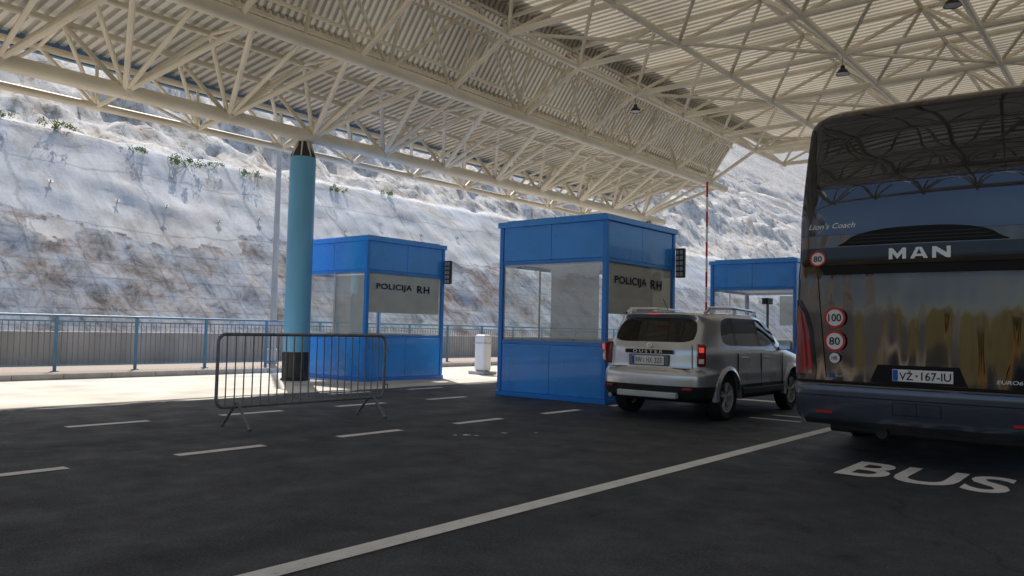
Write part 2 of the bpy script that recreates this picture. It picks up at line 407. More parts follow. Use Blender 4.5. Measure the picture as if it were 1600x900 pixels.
def fh(u,v):
    x=-150+500*u; y=-70-240*v
    hgt=(17*math.exp(-((u-0.5)/0.35)**2)+5)*math.sin(math.pi*min(1,v+0.02))
    return (x,y,hgt*(1+0.35*noise.fractal(Vector((x*0.02,y*0.02,0)),1,2,4))-1)
mb.grid(fh,80,30); fhh=obj('far_hill',mb,M['farhill'],smooth=True); fhh['kind']='structure'

mb=MB(); mb.box(-22.35,-22.0,-40,140,-0.1,0.98)
wl=obj('retaining_wall',mb,M['concrete'],bevel=0.02); tag(wl,'low grey concrete wall at the foot of the rock cut','wall')

pl=[(10.5,6.3),(12.6,5.9),(14.4,6.0),(16.5,5.8),(9.2,7.6),(18.5,6.2),(20.8,6.4),(15.5,7.7),(23,6.1),(25.5,6.6),(28,6.3),(31,6.6)]
mbA=MB(); mbA.box(-0.09,0.09,-0.09,0.09,0.05,0.07); mbA.tube((0,0,-.05),(0,0,0.13),0.022,8)
base=None
for i,(yy,dd) in enumerate(pl):
    p=hill_pt(-23-dd,yy)
    if base is None:
        base=obj('rock_anchor',mbA,M['plategrey']); o=base
    else:
        o=base.copy(); COL.objects.link(o)
    o.location=p+Vector((0.03,0,0.03)); o.rotation_euler=(random.uniform(-.2,.2),R(42),random.uniform(-.2,.2))
    tag(o,'square steel anchor plate bolted to the sprayed rock slope','rock anchor','anchors on the rock slope')

def bush(loc,s,nleaf,seed):
    rnd=random.Random(seed); mb=MB()
    cl=[(Vector((rnd.uniform(-.7,.7),rnd.uniform(-1.1,1.1),rnd.uniform(0,.5))),rnd.uniform(.16,.36)) for _ in range(11)]
    for _ in range(10):
        a=rnd.uniform(0,6.28); mb.tube((0,0,-0.1),(0.5*math.cos(a),0.7*math.sin(a),rnd.uniform(.3,.8)),0.012,4)
    for _ in range(nleaf):
        c,r=rnd.choice(cl); d=Vector((rnd.gauss(0,1),rnd.gauss(0,1),rnd.gauss(0,1))).normalized()*r*rnd.uniform(.3,1.2)
        p=c+d; p.z=max(p.z,-0.05)
        a=Vector((rnd.gauss(0,1),rnd.gauss(0,1),rnd.gauss(.8,1))).normalized(); b=a.orthogonal().normalized()
        l=rnd.uniform(.05,.11); ww=l*0.45
        mb.add([p-a*l,p+b*ww,p+a*l,p-b*ww],[(0,1,2,3)])
    mb.v=[(v[0]*s,v[1]*s,v[2]*s) for v in mb.v]
    o=obj('bush',mb,M['leaf'],loc=loc,recalc=False)
    tag(o,'scrubby green bush on the ledge of the rock slope','bush','bushes on the rock ledge'); return o
for i,(yy,s,dx) in enumerate([(9.5,.4,0),(11.6,.5,0),(14.3,.4,.3),(16.5,.62,.4),(17.9,.35,.1),(19.5,.45,.3),(22,.4,0),(24.4,.45,.4),(28,.4,0)]):
    p=hill_pt(-31.9+dx,yy); bush(p+Vector((0,0,.05)),s,300,i)

# ------------------------------------------------------------ canopy
can=thing('canopy','large cream steel lattice canopy with corrugated roof over the road','canopy')
def corr(name,poly,y0,y1,mat,matrib,per=0.21,dep=0.05):
    yy=[];y=y0
    while y<y1:
        yy+=[(y,0),(y+per*.50,0),(y+per*.60,dep),(y+per*.90,dep)]; y+=per
    mb=MB(); segs=[Vector((x,0,z)) for (x,z) in poly]; nrm=[]
    for i in range(len(segs)):
        a=segs[max(0,i-1)]; b=segs[min(len(segs)-1,i+1)]; d=(b-a).normalized(); nrm.append(Vector((-d.z,0,d.x)))
    n=len(segs)
    for (y,o) in yy:
        for s,nn in zip(segs,nrm):
            p=s+nn*o; mb.v.append((p.x,y,p.z))
    for j in range(len(yy)-1):
        for i in range(n-1): mb.f.append((j*n+i,j*n+i+1,(j+1)*n+i+1,(j+1)*n+i))
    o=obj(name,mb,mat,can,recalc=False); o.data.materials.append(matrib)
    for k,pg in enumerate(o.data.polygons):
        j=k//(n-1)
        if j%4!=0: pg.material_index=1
    return o
Y0,Y1,YE=-9.4,28.2,31.2
corr('side_deck',[(-17.0,6.80),(-13.45,7.2)],Y0,Y1,M['deckgrey'],M['deckgreyribshade'])
corr('sloped_deck',[(-13.5,7.2),(-12.1,9.15)],Y0,Y1,M['deckgrey'],M['deckgreyribshade'],per=.17,dep=.04)
corr('roof_deck',[(-12.1,9.15),(15,9.45)],Y0,YE,M['deck'],M['deckribshade'],per=0.22,dep=0.055)
mb=MB(); mb.box(-13.72,-13.38,Y0,Y1,7.28,7.32); mb.box(-13.42,-13.38,Y0,Y1,7.32,7.5); mb.box(-12.3,-11.8,Y0,YE,9.25,9.29); mb.box(-12.34,-12.30,Y0,YE,8.95,9.28)
obj('flashing',mb,M['cream'],can)
mb=MB(); mb.box(-17.15,-17.03,Y0-.1,Y1+.1,6.55,7.0); obj('fascia',mb,M['fasciablue'],can)
mb=MB(); mb.box(-12.3,15.1,YE+.1,YE+.2,8.7,9.6); obj('fascia',mb,M['cream'],can)
A=(-15.5,5.75); B=(-16.75,5.66); T0=(-16.85,6.60); T1=(-15.7,6.8); T2=(-14.4,6.98); L2=(-12.85,6.85)
def P(c,y): return Vector((c[0],y,c[1]))
mb=MB()
for c,r in ((A,.15),(B,.08),(T0,.07),(T1,.065),(T2,.065),(L2,.14)): mb.tube(P(c,Y0),P(c,Y1),r,12)
obj('chord',mb,M['cream'],can,smooth=True)
bay=2.2; yb=[-8.6+bay*k for k in range(17)]
mb=MB()
for i,y in enumerate(yb):
    ym=y+bay/2
    for yy in (y-bay/2,y+bay/2):
        if yy<Y0 or yy>Y1: continue
        for c,r in ((T1,.05),(T2,.05),(L2,.06)): mb.tube(P(A,y),P(c,yy),r,7)
        for c,r in ((T0,.042),(T1,.042)): mb.tube(P(B,y),P(c,yy),r,7)
    mb.tube(P(A,y),P(B,y),.045,7); mb.tube(P(A,y),P(L2,y),.05,7)
    mb.tube(P(B,y),P(T0,y),.035,7)
    if ym<Y1:
        mb.tube(P(T0,ym),P(T1,ym),.04,7); mb.tube(P(T1,ym),P(T2,ym),.04,7); mb.tube(P(T2,ym),P(L2,ym),.04,7)
    if y+bay<=Y1 and i%2: mb.tube(P(A,y),P(B,y+bay),.035,6)
    mb.lathe([(0,-.17),(.12,-.12),(.18,0),(.12,.12),(0,.17)],'Z',10,(A[0],y,A[1]))
    mb.tube((L2[0],y,L2[1]),(-12.3,y,8.95),.045,6)
    if i%2 and y+bay<Y1: mb.tube((L2[0],y,L2[1]),(-12.3,y+bay,8.95),.045,6)
    elif y+bay<Y1: mb.tube((L2[0],y+bay,L2[1]),(-12.3,y,8.95),.045,6)
obj('side_truss',mb,M['cream'],can,smooth=True)
mb=MB()
for (x,z) in ((-13.15,7.55),(-12.55,8.4)): mb.tube((x,Y0,z),(x,Y1,z),.045,6)
obj('purlin',mb,M['cream'],can,smooth=True)
cb_=2.75
bx=[-11.1+cb_*k for k in range(10)]; tx=[-12.3]+[x+cb_/2 for x in bx]
ZB,ZT=7.85,8.95
yc=[-8.9+cb_*k for k in range(15)]
def zt(x): return ZT+0.011*(x+12.1)
for y in yc:
    mb=MB()
    if y<Y1: mb.tube((-12.85,y,6.85),(bx[0],y,ZB),.06,8)
    mb.tube((bx[0],y,ZB),(bx[-1]+1,y,ZB),.075,8)
    for x in bx:
        for sx in (-1,1):
            for sy in (-1,1):
                X=x+sx*cb_/2
                mb.tube((x,y,ZB),(X,y+sy*cb_/2,zt(X)),.046,6)
        mb.lathe([(0,-.11),(.09,-.08),(.12,0),(.09,.08),(0,.11)],'Z',8,(x,y,ZB))
    if y<Y1:
        for sy in (-1,1): mb.tube((-12.85,y,6.85),(bx[0]-cb_/2,y+sy*cb_/2,zt(-12.3)),.045,6)
    obj('cross_truss',mb,M['cream'],can,smooth=True)
for x in bx:
    mb=MB(); mb.tube((x,Y0,ZB-.001),(x,29.8,ZB-.001),.075,8)
    obj('chord',mb,M['cream'],can,smooth=True)
for x in tx:
    mb=MB(); mb.tube((x,Y0,zt(x)),(x,YE,zt(x)),.055,6); obj('purlin',mb,M['cream'],can,smooth=True)
yt=[yc[0]-cb_/2]+[y+cb_/2 for y in yc]
for j,y in enumerate(yt):
    if y<Y0: y=Y0+.1
    mb=MB(); mb.tube((-12.3,y,zt(-12.3)),(14.8,y,zt(15)),.055,6)
    obj('purlin',mb,M['cream'],can,smooth=True)
mb=MB()
for i in range(len(bx)-1):
    for j in range(len(yc)-1):
        if (i+j)%2==0: mb.tube((bx[i],yc[j],ZB),(bx[i+1],yc[j+1],ZB),.045,6)
obj('bracing',mb,M['cream'],can,smooth=True)

def column(x,y):
    c=thing('column','round sky blue steel column carrying the canopy','column',(x,y,0),'canopy columns')
    mb=MB(); mb.lathe([(0,0.66),(.30,.66),(.30,5.2),(.285,5.23),(0,5.23)],'Z',40); obj('shaft',mb,M['colblue'],c,smooth=True)
    mb=MB(); mb.lathe([(0,0),(.34,0),(.34,.04),(.305,.06),(.305,.66),(0,.665)],'Z',32)
    for k in range(10):
        a=k*math.pi/5; mb.tube((.305*math.cos(a),.305*math.sin(a),.05),(.305*math.cos(a),.305*math.sin(a),.64),.016,6)
    obj('base_collar',mb,M['dark'],c,smooth=True)
    mb=MB(); mb.lathe([(0,5.231),(.29,5.231),(.28,5.30),(.16,5.5),(.13,5.62),(0,5.62)],'Z',20); obj('column_cap',mb,M['dark'],c,smooth=True)
    mb=MB()
    for k in range(8):
        a=k*math.pi/4; m4=Matrix.Rotation(a,4,'Z')
        mb.add([m4@Vector(v) for v in [(.30,-.014,5.24),(.30,.014,5.24),(.18,.014,5.60),(.18,-.014,5.60),(.10,-.014,5.24),(.10,.014,5.24),(.10,.014,5.60),(.10,-.014,5.60)]],
               [(0,1,2,3),(4,7,6,5),(0,3,7,4),(1,5,6,2),(3,2,6,7),(0,4,5,1)])
    obj('column_head',mb,M['cream'],c)
column(-15.6,11.02); column(-15.5,27.0)

def pend(x,y,z,s=.62):
    c=thing('pendant_lamp','dark bell shaped lamp hanging from the canopy lattice','lamp',(x,y,z),'lamps under the canopy')
    c.scale=(s,s,s)
    mb=MB(); mb.lathe([(0,.34),(.07,.33),(.09,.2),(.16,.16),(.24,.02),(.25,0)],'Z',24); mb.tube((0,0,.33),(0,0,.8),.012,6); obj('lamp_shade',mb,M['dark'],c,smooth=True)
    mb=MB(); mb.lathe([(0,.02),(.23,.02)],'Z',24); obj('lamp_glass',mb,M['lightgrey'],c)
pend(-11.1,7.6,7.35); pend(-5.6,18.6,7.35); pend(-5.6,9.8,7.35); pend(-11.1,18.6,7.35); pend(-2.85,15.85,7.35)
for (x,y) in ((-8.35,7.9),(-5.6,5.1)):
    mb=MB(); mb.box(x-.06,x+.06,y-.5,y+.5,7.68,7.75); o=obj('tube_lamp',mb,M['white'],bevel=.01); tag(o,'white strip lamp fixed under the canopy','lamp')

# ------------------------------------------------------------ railing
fen=thing('railing','blue steel railing with thin upright bars along the pavement','railing',(-19.2,7.17,0.12))
ya,ye=-14.4,36.0
mbp=MB(); mbp.box(-.03,.03,-.03,.03,0,1.24); mbp.box(-.07,.07,-.07,.07,0,.015)
post=obj('post',mbp,M['fenceblue'],fen,bevel=.004); post.location=(0,ya,0)
k=1
while ya+1.8*k<=ye:
    q=post.copy(); COL.objects.link(q); q.parent=fen; q.location=(0,ya+1.8*k,0); k+=1
mb=MB(); mb.tube((0,ya,1.26),(0,ye,1.26),.028,10); obj('handrail',mb,M['fenceblue'],fen,smooth=True)
for z in (0.12,1.12):
    mb=MB(); mb.box(-.015,.015,ya,ye,z,z+.03); obj('rail',mb,M['fenceblue'],fen)
mb=MB(); y=ya+.12
while y<ye: mb.tube((0,y,.15),(0,y,1.12),.009,5); y+=.12
bb=obj('bars',mb,M['galv'],fen); bb['kind']='stuff'

lp=thing('street_lamp','tall tapering grey steel lamp post behind the railing','street lamp',(-20.6,13.7,0.12))
mb=MB(); mb.tube((0,0,0),(0,0,9.5),.11,14,.055); mb.lathe([(0,0),(.16,0),(.16,.4),(.11,.45)],'Z',14); obj('pole',mb,M['lightgrey'],lp,smooth=True)
mb=MB(); mb.path([(0,0,9.4),(.5,0,9.75),(1.2,0,9.85)],.04,8); obj('arm',mb,M['lightgrey'],lp,smooth=True)
mb=MB(); mb.box(1.1,1.75,-.13,.13,9.79,9.92); obj('lamp_head',mb,M['lightgrey'],lp,bevel=.03)

bo=thing('bollard','white blocky service pillar standing on the sunlit road edge','bollard',(-14.9,16.8,0.004))
mb=MB(); mb.box(-.20,.20,-.16,.16,.09,1.12); obj('pillar_body',mb,M['white'],bo,bevel=.07,seg=4)
mb=MB(); mb.box(-.205,.205,-.165,.165,.86,.90); obj('band',mb,M['lightgrey'],bo)
mb=MB(); mb.box(-.30,.30,-.28,.28,0,.09); obj('pillar_foot',mb,M['concrete'],bo,bevel=.02)

# ------------------------------------------------------------ crowd barrier
cb=thing('crowd_barrier','galvanised steel crowd control barrier standing on splayed feet','barrier',(-8.83,6.45,0))
ya,ye=-1.33,1.33; zt1,zb1=1.16,.27; r=.1
def arc(cy,cz,a0,a1):
    return [(0,cy+r*math.cos(R(a0+(a1-a0)*i/5)),cz+r*math.sin(R(a0+(a1-a0)*i/5))) for i in range(6)]
pts=arc(ye-r,zt1-r,0,90)+arc(ya+r,zt1-r,90,180)+arc(ya+r,zb1+r,180,270)+arc(ye-r,zb1+r,270,360); pts.append(pts[0])
mb=MB(); mb.path(pts,.021,10); obj('frame',mb,M['galv'],cb,smooth=True)
mb=MB(); n=21
for i in range(n):
    y=ya+(ye-ya)*(i+1)/(n+1); mb.tube((0,y,zb1),(0,y,zt1),.0085,6)
obj('bars',mb,M['galv'],cb,smooth=True)
for y in (-1.05,1.1):
    mb=MB(); mb.path([(-.30,y,.018),(-.06,y,.27),(.06,y,.27),(.30,y,.018)],.019,8)
    mb.tube((-.06,y,.27),(-.02,y,.32),.014,6); mb.tube((.06,y,.27),(.02,y,.32),.014,6)
    for sx in (-.30,.30): mb.tube((sx-.03*(1 if sx>0 else -1),y,.03),(sx+.02*(1 if sx>0 else -1),y,.012),.02,8)
    obj('foot',mb,M['galv'],cb,smooth=True)
mb=MB()
for z in (.45,.95): mb.path([(0,ye,z),(.0,ye+.07,z),(.0,ye+.07,z-.06)],.009,6)
obj('hook',mb,M['galv'],cb)

# ------------------------------------------------------------ booths
def booth(x0,y0,label,ac=True,lettering=True,mull_front=None):
    W,Ln,H=2.52,2.58,3.41
    b=thing('police_booth',label,'booth',(x0,y0,0),'police booths')
    mb=MB(); p=.09
    for (x,y) in ((-W,0),(-p,0),(-W,Ln-p),(-p,Ln-p)): mb.box(x,x+p,y,y+p,.09,3.3)
    for z0,z1 in ((1.02,1.09),(2.56,2.63)):
        mb.box(-W+p,-p,.012,p-.01,z0,z1); mb.box(-W+p,-p,Ln-p+.01,Ln-.012,z0,z1)
        mb.box(-W+.012,-W+p-.01,p,Ln-p,z0,z1); mb.box(-p+.01,-.012,p,Ln-p,z0,z1)
    obj('frame',mb,M['bluedark'],b,bevel=.006)
    mb=MB(); mb.box(-W-.02,.02,-.02,Ln+.02,0,.085); obj('plinth',mb,M['bluedark'],b,bevel=.005)
    def facepanels(z0,z1,n,name):
        mb=MB()
        ww=(W-2*p)/n
        for i in range(n):
            a=-W+p+i*ww+.004; c=a+ww-.008
            mb.box(a,c,.02,.05,z0,z1); mb.box(a,c,Ln-.05,Ln-.02,z0,z1)
        ww=(Ln-2*p)/n
        for i in range(n):
            a=p+i*ww+.004; c=a+ww-.008
            mb.box(-W+.02,-W+.05,a,c,z0,z1); mb.box(-.05,-.02,a,c,z0,z1)
        obj(name,mb,M['blue'],b,bevel=.004)
        mb=MB(); mb.box(-W+.055,-.055,.055,.06,z0,z1); mb.box(-W+.055,-.055,Ln-.06,Ln-.055,z0,z1); mb.box(-W+.055,-W+.06,.06,Ln-.06,z0,z1); mb.box(-.06,-.055,.06,Ln-.06,z0,z1)
        obj('lining',mb,M['interior'],b)
    facepanels(.09,1.015,2,'lower_panel'); facepanels(2.635,3.3,2,'upper_panel')
    mb=MB(); mb.box(-W-.035,.035,-.035,Ln+.035,3.3,3.41); mb.box(-W+.1,-.1,.1,Ln-.1,3.41,3.45); obj('roof',mb,M['blue'],b,bevel=.01)
    mb=MB(); mb.box(-W+.07,-.07,.07,Ln-.07,2.6,2.63); obj('ceiling',mb,M['interior'],b)
    mb=MB(); mb.box(-W+.07,-.07,.07,Ln-.07,.086,.12); obj('floor',mb,M['desk'],b)
    g0,g1=1.09,2.56
    for q,gm_ in (((-W+p,-p,.034),'glass'),((-W+p,-p,Ln-.034),'glassback')):
        mb=MB(); mb.add([(q[0],q[2],g0),(q[1],q[2],g0),(q[1],q[2],g1),(q[0],q[2],g1)],[(0,1,2,3)]); obj('window',mb,M[gm_],b,recalc=False)
    for q,gm_ in ((-W+.034,'glassback'),(-.034,'glassback')):
        mb=MB(); mb.add([(q,p,g0),(q,Ln-p,g0),(q,Ln-p,g1),(q,p,g1)],[(0,1,2,3)]); obj('window',mb,M[gm_],b,recalc=False)
    mb=MB()
    for yy in (.045,Ln-.06):
        mb.box(-W+p,-W+p+.03,yy,yy+.015,g0,g1); mb.box(-p-.03,-p,yy,yy+.015,g0,g1); mb.box(-W+p+.03,-p-.03,yy,yy+.015,g0,g0+.03); mb.box(-W+p+.03,-p-.03,yy,yy+.015,g1-.03,g1)
    for xx in (-W+.045,-.06):
        mb.box(xx,xx+.015,p,p+.03,g0,g1); mb.box(xx,xx+.015,Ln-p-.03,Ln-p,g0,g1); mb.box(xx,xx+.015,p+.03,Ln-p-.03,g0,g0+.03); mb.box(xx,xx+.015,p+.03,Ln-p-.03,g1-.03,g1)
    mb.box(-W+.022,-W+.044,Ln*.5-.02,Ln*.5+.02,g0,g1)
    if mull_front: mb.box(mull_front-.03,mull_front+.03,.012,.033,g0,g1)
    obj('sash',mb,M['lightgrey'],b)
    mb=MB(); mb.box(-.75,-.1,.35,Ln-.35,.98,1.02); mb.box(-.72,-.68,.4,.44,.12,.98); mb.box(-.72,-.68,Ln-.5,Ln-.46,.12,.98); obj('desk',mb,M['interior'],b)
    # white panels added behind the panes, standing in for bright reflections
    mb=MB()
    if lettering:
        mb.box(-1.30,-.22,.10,.106,1.14,2.40); mb.box(-1.32,-.20,.095,.13,2.40,2.50)
        mb.box(-.052,-.046,.12,Ln-.14,1.62,2.53)
    else: mb.box(-1.4,-.25,Ln-.10,Ln-.09,1.6,2.5)
    obj('bright_panel',mb,M['white'],b)
    if lettering:
        def tm(y0_): return lambda x,y:(-.026,x+y0_,y+2.23)
        text('lettering','POLICIJA',M['navy'],b,tm(.90),1.14,.18,bold=.018,space=1.08)
        text('lettering','RH',M['navy'],b,tm(1.86),.42,.18,bold=.018,space=1.15)
    if ac:
        a=sub('ventilation_box',b,(.10,Ln-.02,2.42))
        mb=MB(); mb.box(-.09,.10,0,.09,0,.60); obj('casing',mb,M['dark'],a,bevel=.01)
        mb=MB()
        for i in range(2):
            for j in range(5): mb.box(-.072+.085*i,-.008+.085*i,-.012,-.002,.03+.112*j,.11+.112*j)
        obj('louvre',mb,M['lightgrey'],a)
    return b
booth(-7.65,11.9,'tall glazed police booth painted bright blue beside the car')
booth(-14.27,11.95,'blue glazed police booth standing behind the blue column',mull_front=-1.2)
booth(-7.65,21.4,'blue police booth farther along the lane past the car',ac=False,lettering=False)

bm_=thing('boom_barrier','red and white barrier arm raised upright beside a booth','barrier',(-10.22,20.75,0))
mb=MB(); mb.box(-.17,.17,-.17,.17,0,1.05); obj('cabinet',mb,M['white'],bm_,bevel=.02)
for i in range(12):
    mb=MB(); z=.9+i*.43; mb.tube((.24,0,z),(.24,0,z+.43),.032,8); obj('arm_segment',mb,M['white'] if i%2 else M['signred'],bm_,smooth=True)

sc_=thing('security_camera','dark camera housing on a slim grey post past the car','security camera',(-6.95,17.6,0))
mb=MB(); mb.tube((0,0,0),(0,0,2.0),.03,10); mb.box(-.1,.1,-.1,.1,0,.02); obj('post',mb,M['galv'],sc_,smooth=True)
mb=MB(); mb.box(-.07,.07,-.16,.14,2.0,2.12); mb.box(-.08,.08,-.19,.14,2.122,2.135); obj('housing',mb,M['dark'],sc_,bevel=.01)
mb=MB(); mb.tube((0,-.16,2.06),(0,-.18,2.06),.045,16); obj('lens',mb,M['black'],sc_,smooth=True)

# ------------------------------------------------------------ wheels
def wheel(parent,loc,side,Rr,Wd,rimr,spk=5,rimmat=None):
    e=sub('wheel',parent,loc)
    mb=MB(); h=Wd/2
    mb.lathe([(rimr,-h*.85),(Rr*.90,-h),(Rr*.985,-h*.85),(Rr,-h*.5),(Rr,h*.5),(Rr*.985,h*.85),(Rr*.90,h),(rimr,h*.85),(rimr*.97,0)],'X',40,closed=True)
    obj('tyre',mb,M['rubber'],e,smooth=True)
    mb=MB(); s=side
    mb.lathe([(rimr,s*h*.86),(rimr*.95,s*h*.80),(rimr*.92,s*h*.2),(rimr*.9,-s*h*.5)],'X',40)
    mb.lathe([(0,s*h*.70),(rimr*.2,s*h*.68),(rimr*.22,s*h*.5),(0,s*h*.45)],'X',20)
    for k in range(spk):
        a=2*math.pi*k/spk+.3
        for da in (-.16,.16):
            p=(s*h*.62,rimr*.16*math.cos(a),rimr*.16*math.sin(a)); q=(s*h*.74,rimr*.95*math.cos(a+da),rimr*.95*math.sin(a+da))
            mb.tube(p,q,rimr*.055,6,rimr*.065)
    obj('rim',mb,rimmat or M['chrome'],e,smooth=True)
    mb=MB(); mb.lathe([(0,s*h*.1),(rimr*.9,s*h*.1)],'X',32); obj('brake_disc',mb,M['dark'],e)

# ------------------------------------------------------------ car
car=thing('car','silver compact four wheel drive car waiting at the booth','car',(-5.96,10.45,0))
def build_car():
    base=[(0,.0),(.40,.0),(.70,.045),(.865,.16),(.915,.44),(.92,.62),(.92,1.12),(.92,1.20),(.92,2.04),(.92,2.12),(.915,3.05),(.905,3.45),(.89,3.95),(.76,4.2),(.40,4.3),(0,4.33)]
    rows=[]
    def row(sx,ry,fy,z):
        out=[]
        for k,(x,y) in enumerate(base):
            yy=y
            if k<=3: yy=y+ry
            elif k==4: yy=y+ry*.6
            if k>=12: yy=y+fy
            zz=z[k] if isinstance(z,list) else z
            out.append((x*sx,yy,zz))
        return out
    rows.append(row(.86,.08,-.1,.27))
    rows.append(row(.955,.02,-.03,.33))
    rows.append(row(.985,-.02,.0,.40))
    rows.append(row(1.0,-.04,.02,.52))
    rows.append(row(.998,-.04,.02,.70))
    rows.append(row(.99,.035,.0,.76))
    rows.append(row(.985,.045,-.02,[1.05]*10+[1.02,.99,.96,.93,.93,.93]))
    r5=row(.955,.09,0,[1.155,1.155,1.15,1.14,1.12,1.11,1.11,1.11,1.10,1.10,1.09,1.08,1.08,1.09,1.09,1.10])
    for k,(x,y) in zip(range(10,16),[(.87,3.05),(.80,3.3),(.64,3.42),(.43,3.48),(.2,3.5),(0,3.52)]): r5[k]=(x,y,r5[k][2])
    r5[2]=(.72,r5[2][1],r5[2][2])
    rows.append(r5)
    xy6=[(0,.35),(.36,.355),(.655,.385),(.745,.49),(.765,.65),(.77,.78),(.775,1.14),(.775,1.22),(.775,2.02),(.775,2.10),(.735,2.66),(.675,2.74),(.54,2.74),(.37,2.73),(.18,2.72),(0,2.72)]
    z6=[1.535,1.535,1.52,1.505,1.525,1.545,1.555,1.555,1.555,1.555,1.525,1.515,1.515,1.515,1.515,1.515]
    rows.append([(x,y,z) for (x,y),z in zip(xy6,z6)])
    xy7=[(0,.18),(.38,.19),(.60,.235),(.68,.40),(.70,.64),(.705,.80),(.71,1.14),(.71,1.22),(.71,2.02),(.71,2.1),(.66,2.5),(.60,2.56),(.48,2.56),(.32,2.55),(.15,2.54),(0,2.54)]
    z7=[1.60,1.60,1.59,1.58,1.60,1.615,1.625,1.625,1.625,1.625,1.60,1.585,1.585,1.59,1.595,1.595]
    rows.append([(x,y,z) for (x,y),z in zip(xy7,z7)])
    bm=bmesh.new(); K=16; nr=len(rows)
    Rv=[[bm.verts.new(p) for p in r] for r in rows]
    Lv=[[Rv[i][k] if rows[i][k][0]==0 else bm.verts.new((-rows[i][k][0],rows[i][k][1],rows[i][k][2])) for k in range(K)] for i in range(nr)]
    GL=7
    for i in range(nr-1):
        for k in range(K-1):
            for side,S in ((1,Rv),(-1,Lv)):
                vs=[S[i][k],S[i][k+1],S[i+1][k+1],S[i+1][k]]
                if side<0: vs.reverse()
                f=bm.faces.new(vs)
                mi=0
                if i==GL and (k in (0,1) or k==5 or k==7 or k==9 or k>=11): mi=1
                if i==GL and k in (6,8): mi=3
                if i<=2: mi=2
                f.material_index=mi
    def cap(row,dz,mi):
        Rr,Lr=Rv[row],Lv[row]
        lines=[[Lr[3],Lr[2],Lr[1],Rr[0],Rr[1],Rr[2],Rr[3]]]
        for k in range(4,12):
            a=Lr[k]; b=Rr[k]; X=b.co.x
            mid=[bm.verts.new((X*t,b.co.y,b.co.z+dz*(1-t*t))) for t in (-.8,-.45,0,.45,.8)]
            lines.append([a]+mid+[b])
        lines.append([Lr[12],Lr[13],Lr[14],Rr[15],Rr[14],Rr[13],Rr[12]])
        for j in range(len(lines)-1):
            for i in range(6):
                f=bm.faces.new([lines[j][i],lines[j][i+1],lines[j+1][i+1],lines[j+1][i]]); f.material_index=mi
    cap(nr-1,.035,0); cap(0,0,2)
    bmesh.ops.recalc_face_normals(bm,faces=bm.faces)
    cl=bm.edges.layers.float.new('crease_edge')
    me=bpy.data.meshes.new('cage')
    for e in bm.edges:
        fm={f.material_index for f in e.link_faces}
        if len(fm)>1: e[cl]=0.6
    for i in (3,4,5,6):
        for S in (Rv,Lv):
            for k in range(K-1):
                e=bm.edges.get((S[i][k],S[i][k+1]))
                if e: e[cl]=max(e[cl],0.35)
    bm.to_mesh(me); bm.free()
    cage=bpy.data.objects.new('cage',me); COL.objects.link(cage)
    s=cage.modifiers.new('s','SUBSURF'); s.levels=2; s.render_levels=2
    cuts=[]
    for yy in (.84,3.51):
        for sx in (-1,1):
            mb=MB(); mb.tube((sx*.62,yy,.36),(sx*1.2,yy,.36),.40,40); c=obj('cut',mb,None)
            cuts.append(c); m=cage.modifiers.new('b','BOOLEAN'); m.object=c; m.operation='DIFFERENCE'; m.solver='EXACT'
    mats=('silver','carglass','blackplastic','black')
    for m_ in mats: me.materials.append(M[m_])
    for c in cuts:
        for m_ in mats: c.data.materials.append(M[m_])
        for p in c.data.polygons: p.material_index=2
    dg=bpy.context.evaluated_depsgraph_get(); dg.update()
    em=bpy.data.meshes.new_from_object(cage.evaluated_get(dg))
    bpy.data.objects.remove(cage)
    for c in cuts: bpy.data.objects.remove(c)
    bm=bmesh.new(); bm.from_mesh(em); bm.faces.ensure_lookup_table()
    seen=set(); groups={}
    for f in bm.faces:
        if f.index in seen: continue
        mi=f.material_index; st=[f]; seen.add(f.index); isl=[]
        while st:
            g_=st.pop(); isl.append(g_)
            for e in g_.edges:
                for h in e.link_faces:
                    if h.index not in seen and h.material_index==mi: seen.add(h.index); st.append(h)
        groups.setdefault(mi,[]).append(isl)
    def mk(name,faces,mat):
        mb=MB(); idx={}
        for f in faces:
            t=[]
            for v in f.verts:
                if v.index not in idx: idx[v.index]=len(mb.v); mb.v.append(tuple(v.co))
                t.append(idx[v.index])
            mb.f.append(tuple(t))
        return obj(name,mb,mat,car,smooth=True,recalc=False,angle=38)
    mk('body',[f for isl in groups[0] for f in isl],M['silver'])
    mk('lower_cladding',[f for isl in groups[2] for f in isl],M['blackplastic'])
    for isl in groups.get(3,[]): mk('door_pillar',isl,M['black'])
    for isl in groups[1]:
        cy=sum(f.calc_center_median().y for f in isl)/len(isl); cx=sum(f.calc_center_median().x for f in isl)/len(isl)
        nm='side_window' if abs(cx)>.3 else ('rear_window' if cy<1 else 'windscreen')
        mk(nm,isl,M['carglass'] if nm!='rear_window' else M['black'])
    bm.free()
build_car()
for yy in (.84,3.51):
    for sx in (-1,1): wheel(car,(sx*.79,yy,.345),sx,.345,.22,.225,5,M['lightgrey'])
for yy in (.84,3.51):
    for sx in (-1,1):
        mb=MB(); ro,ri=.455,.395; n=22; vs=[]
        for i in range(n+1):
            a=R(-8+196*i/n)
            for (rr,xx) in ((ri,.945),(ro,.922),(ro,.86),(ri,.86)): vs.append((sx*xx,yy+rr*math.cos(a),.36+rr*math.sin(a)))
        fs=[]
        for i in range(n):
            for j in range(4): fs.append((i*4+j,(i+1)*4+j,(i+1)*4+(j+1)%4,i*4+(j+1)%4))
        mb.add(vs,fs); obj('wheel_arch',mb,M['silver'],car,smooth=True)
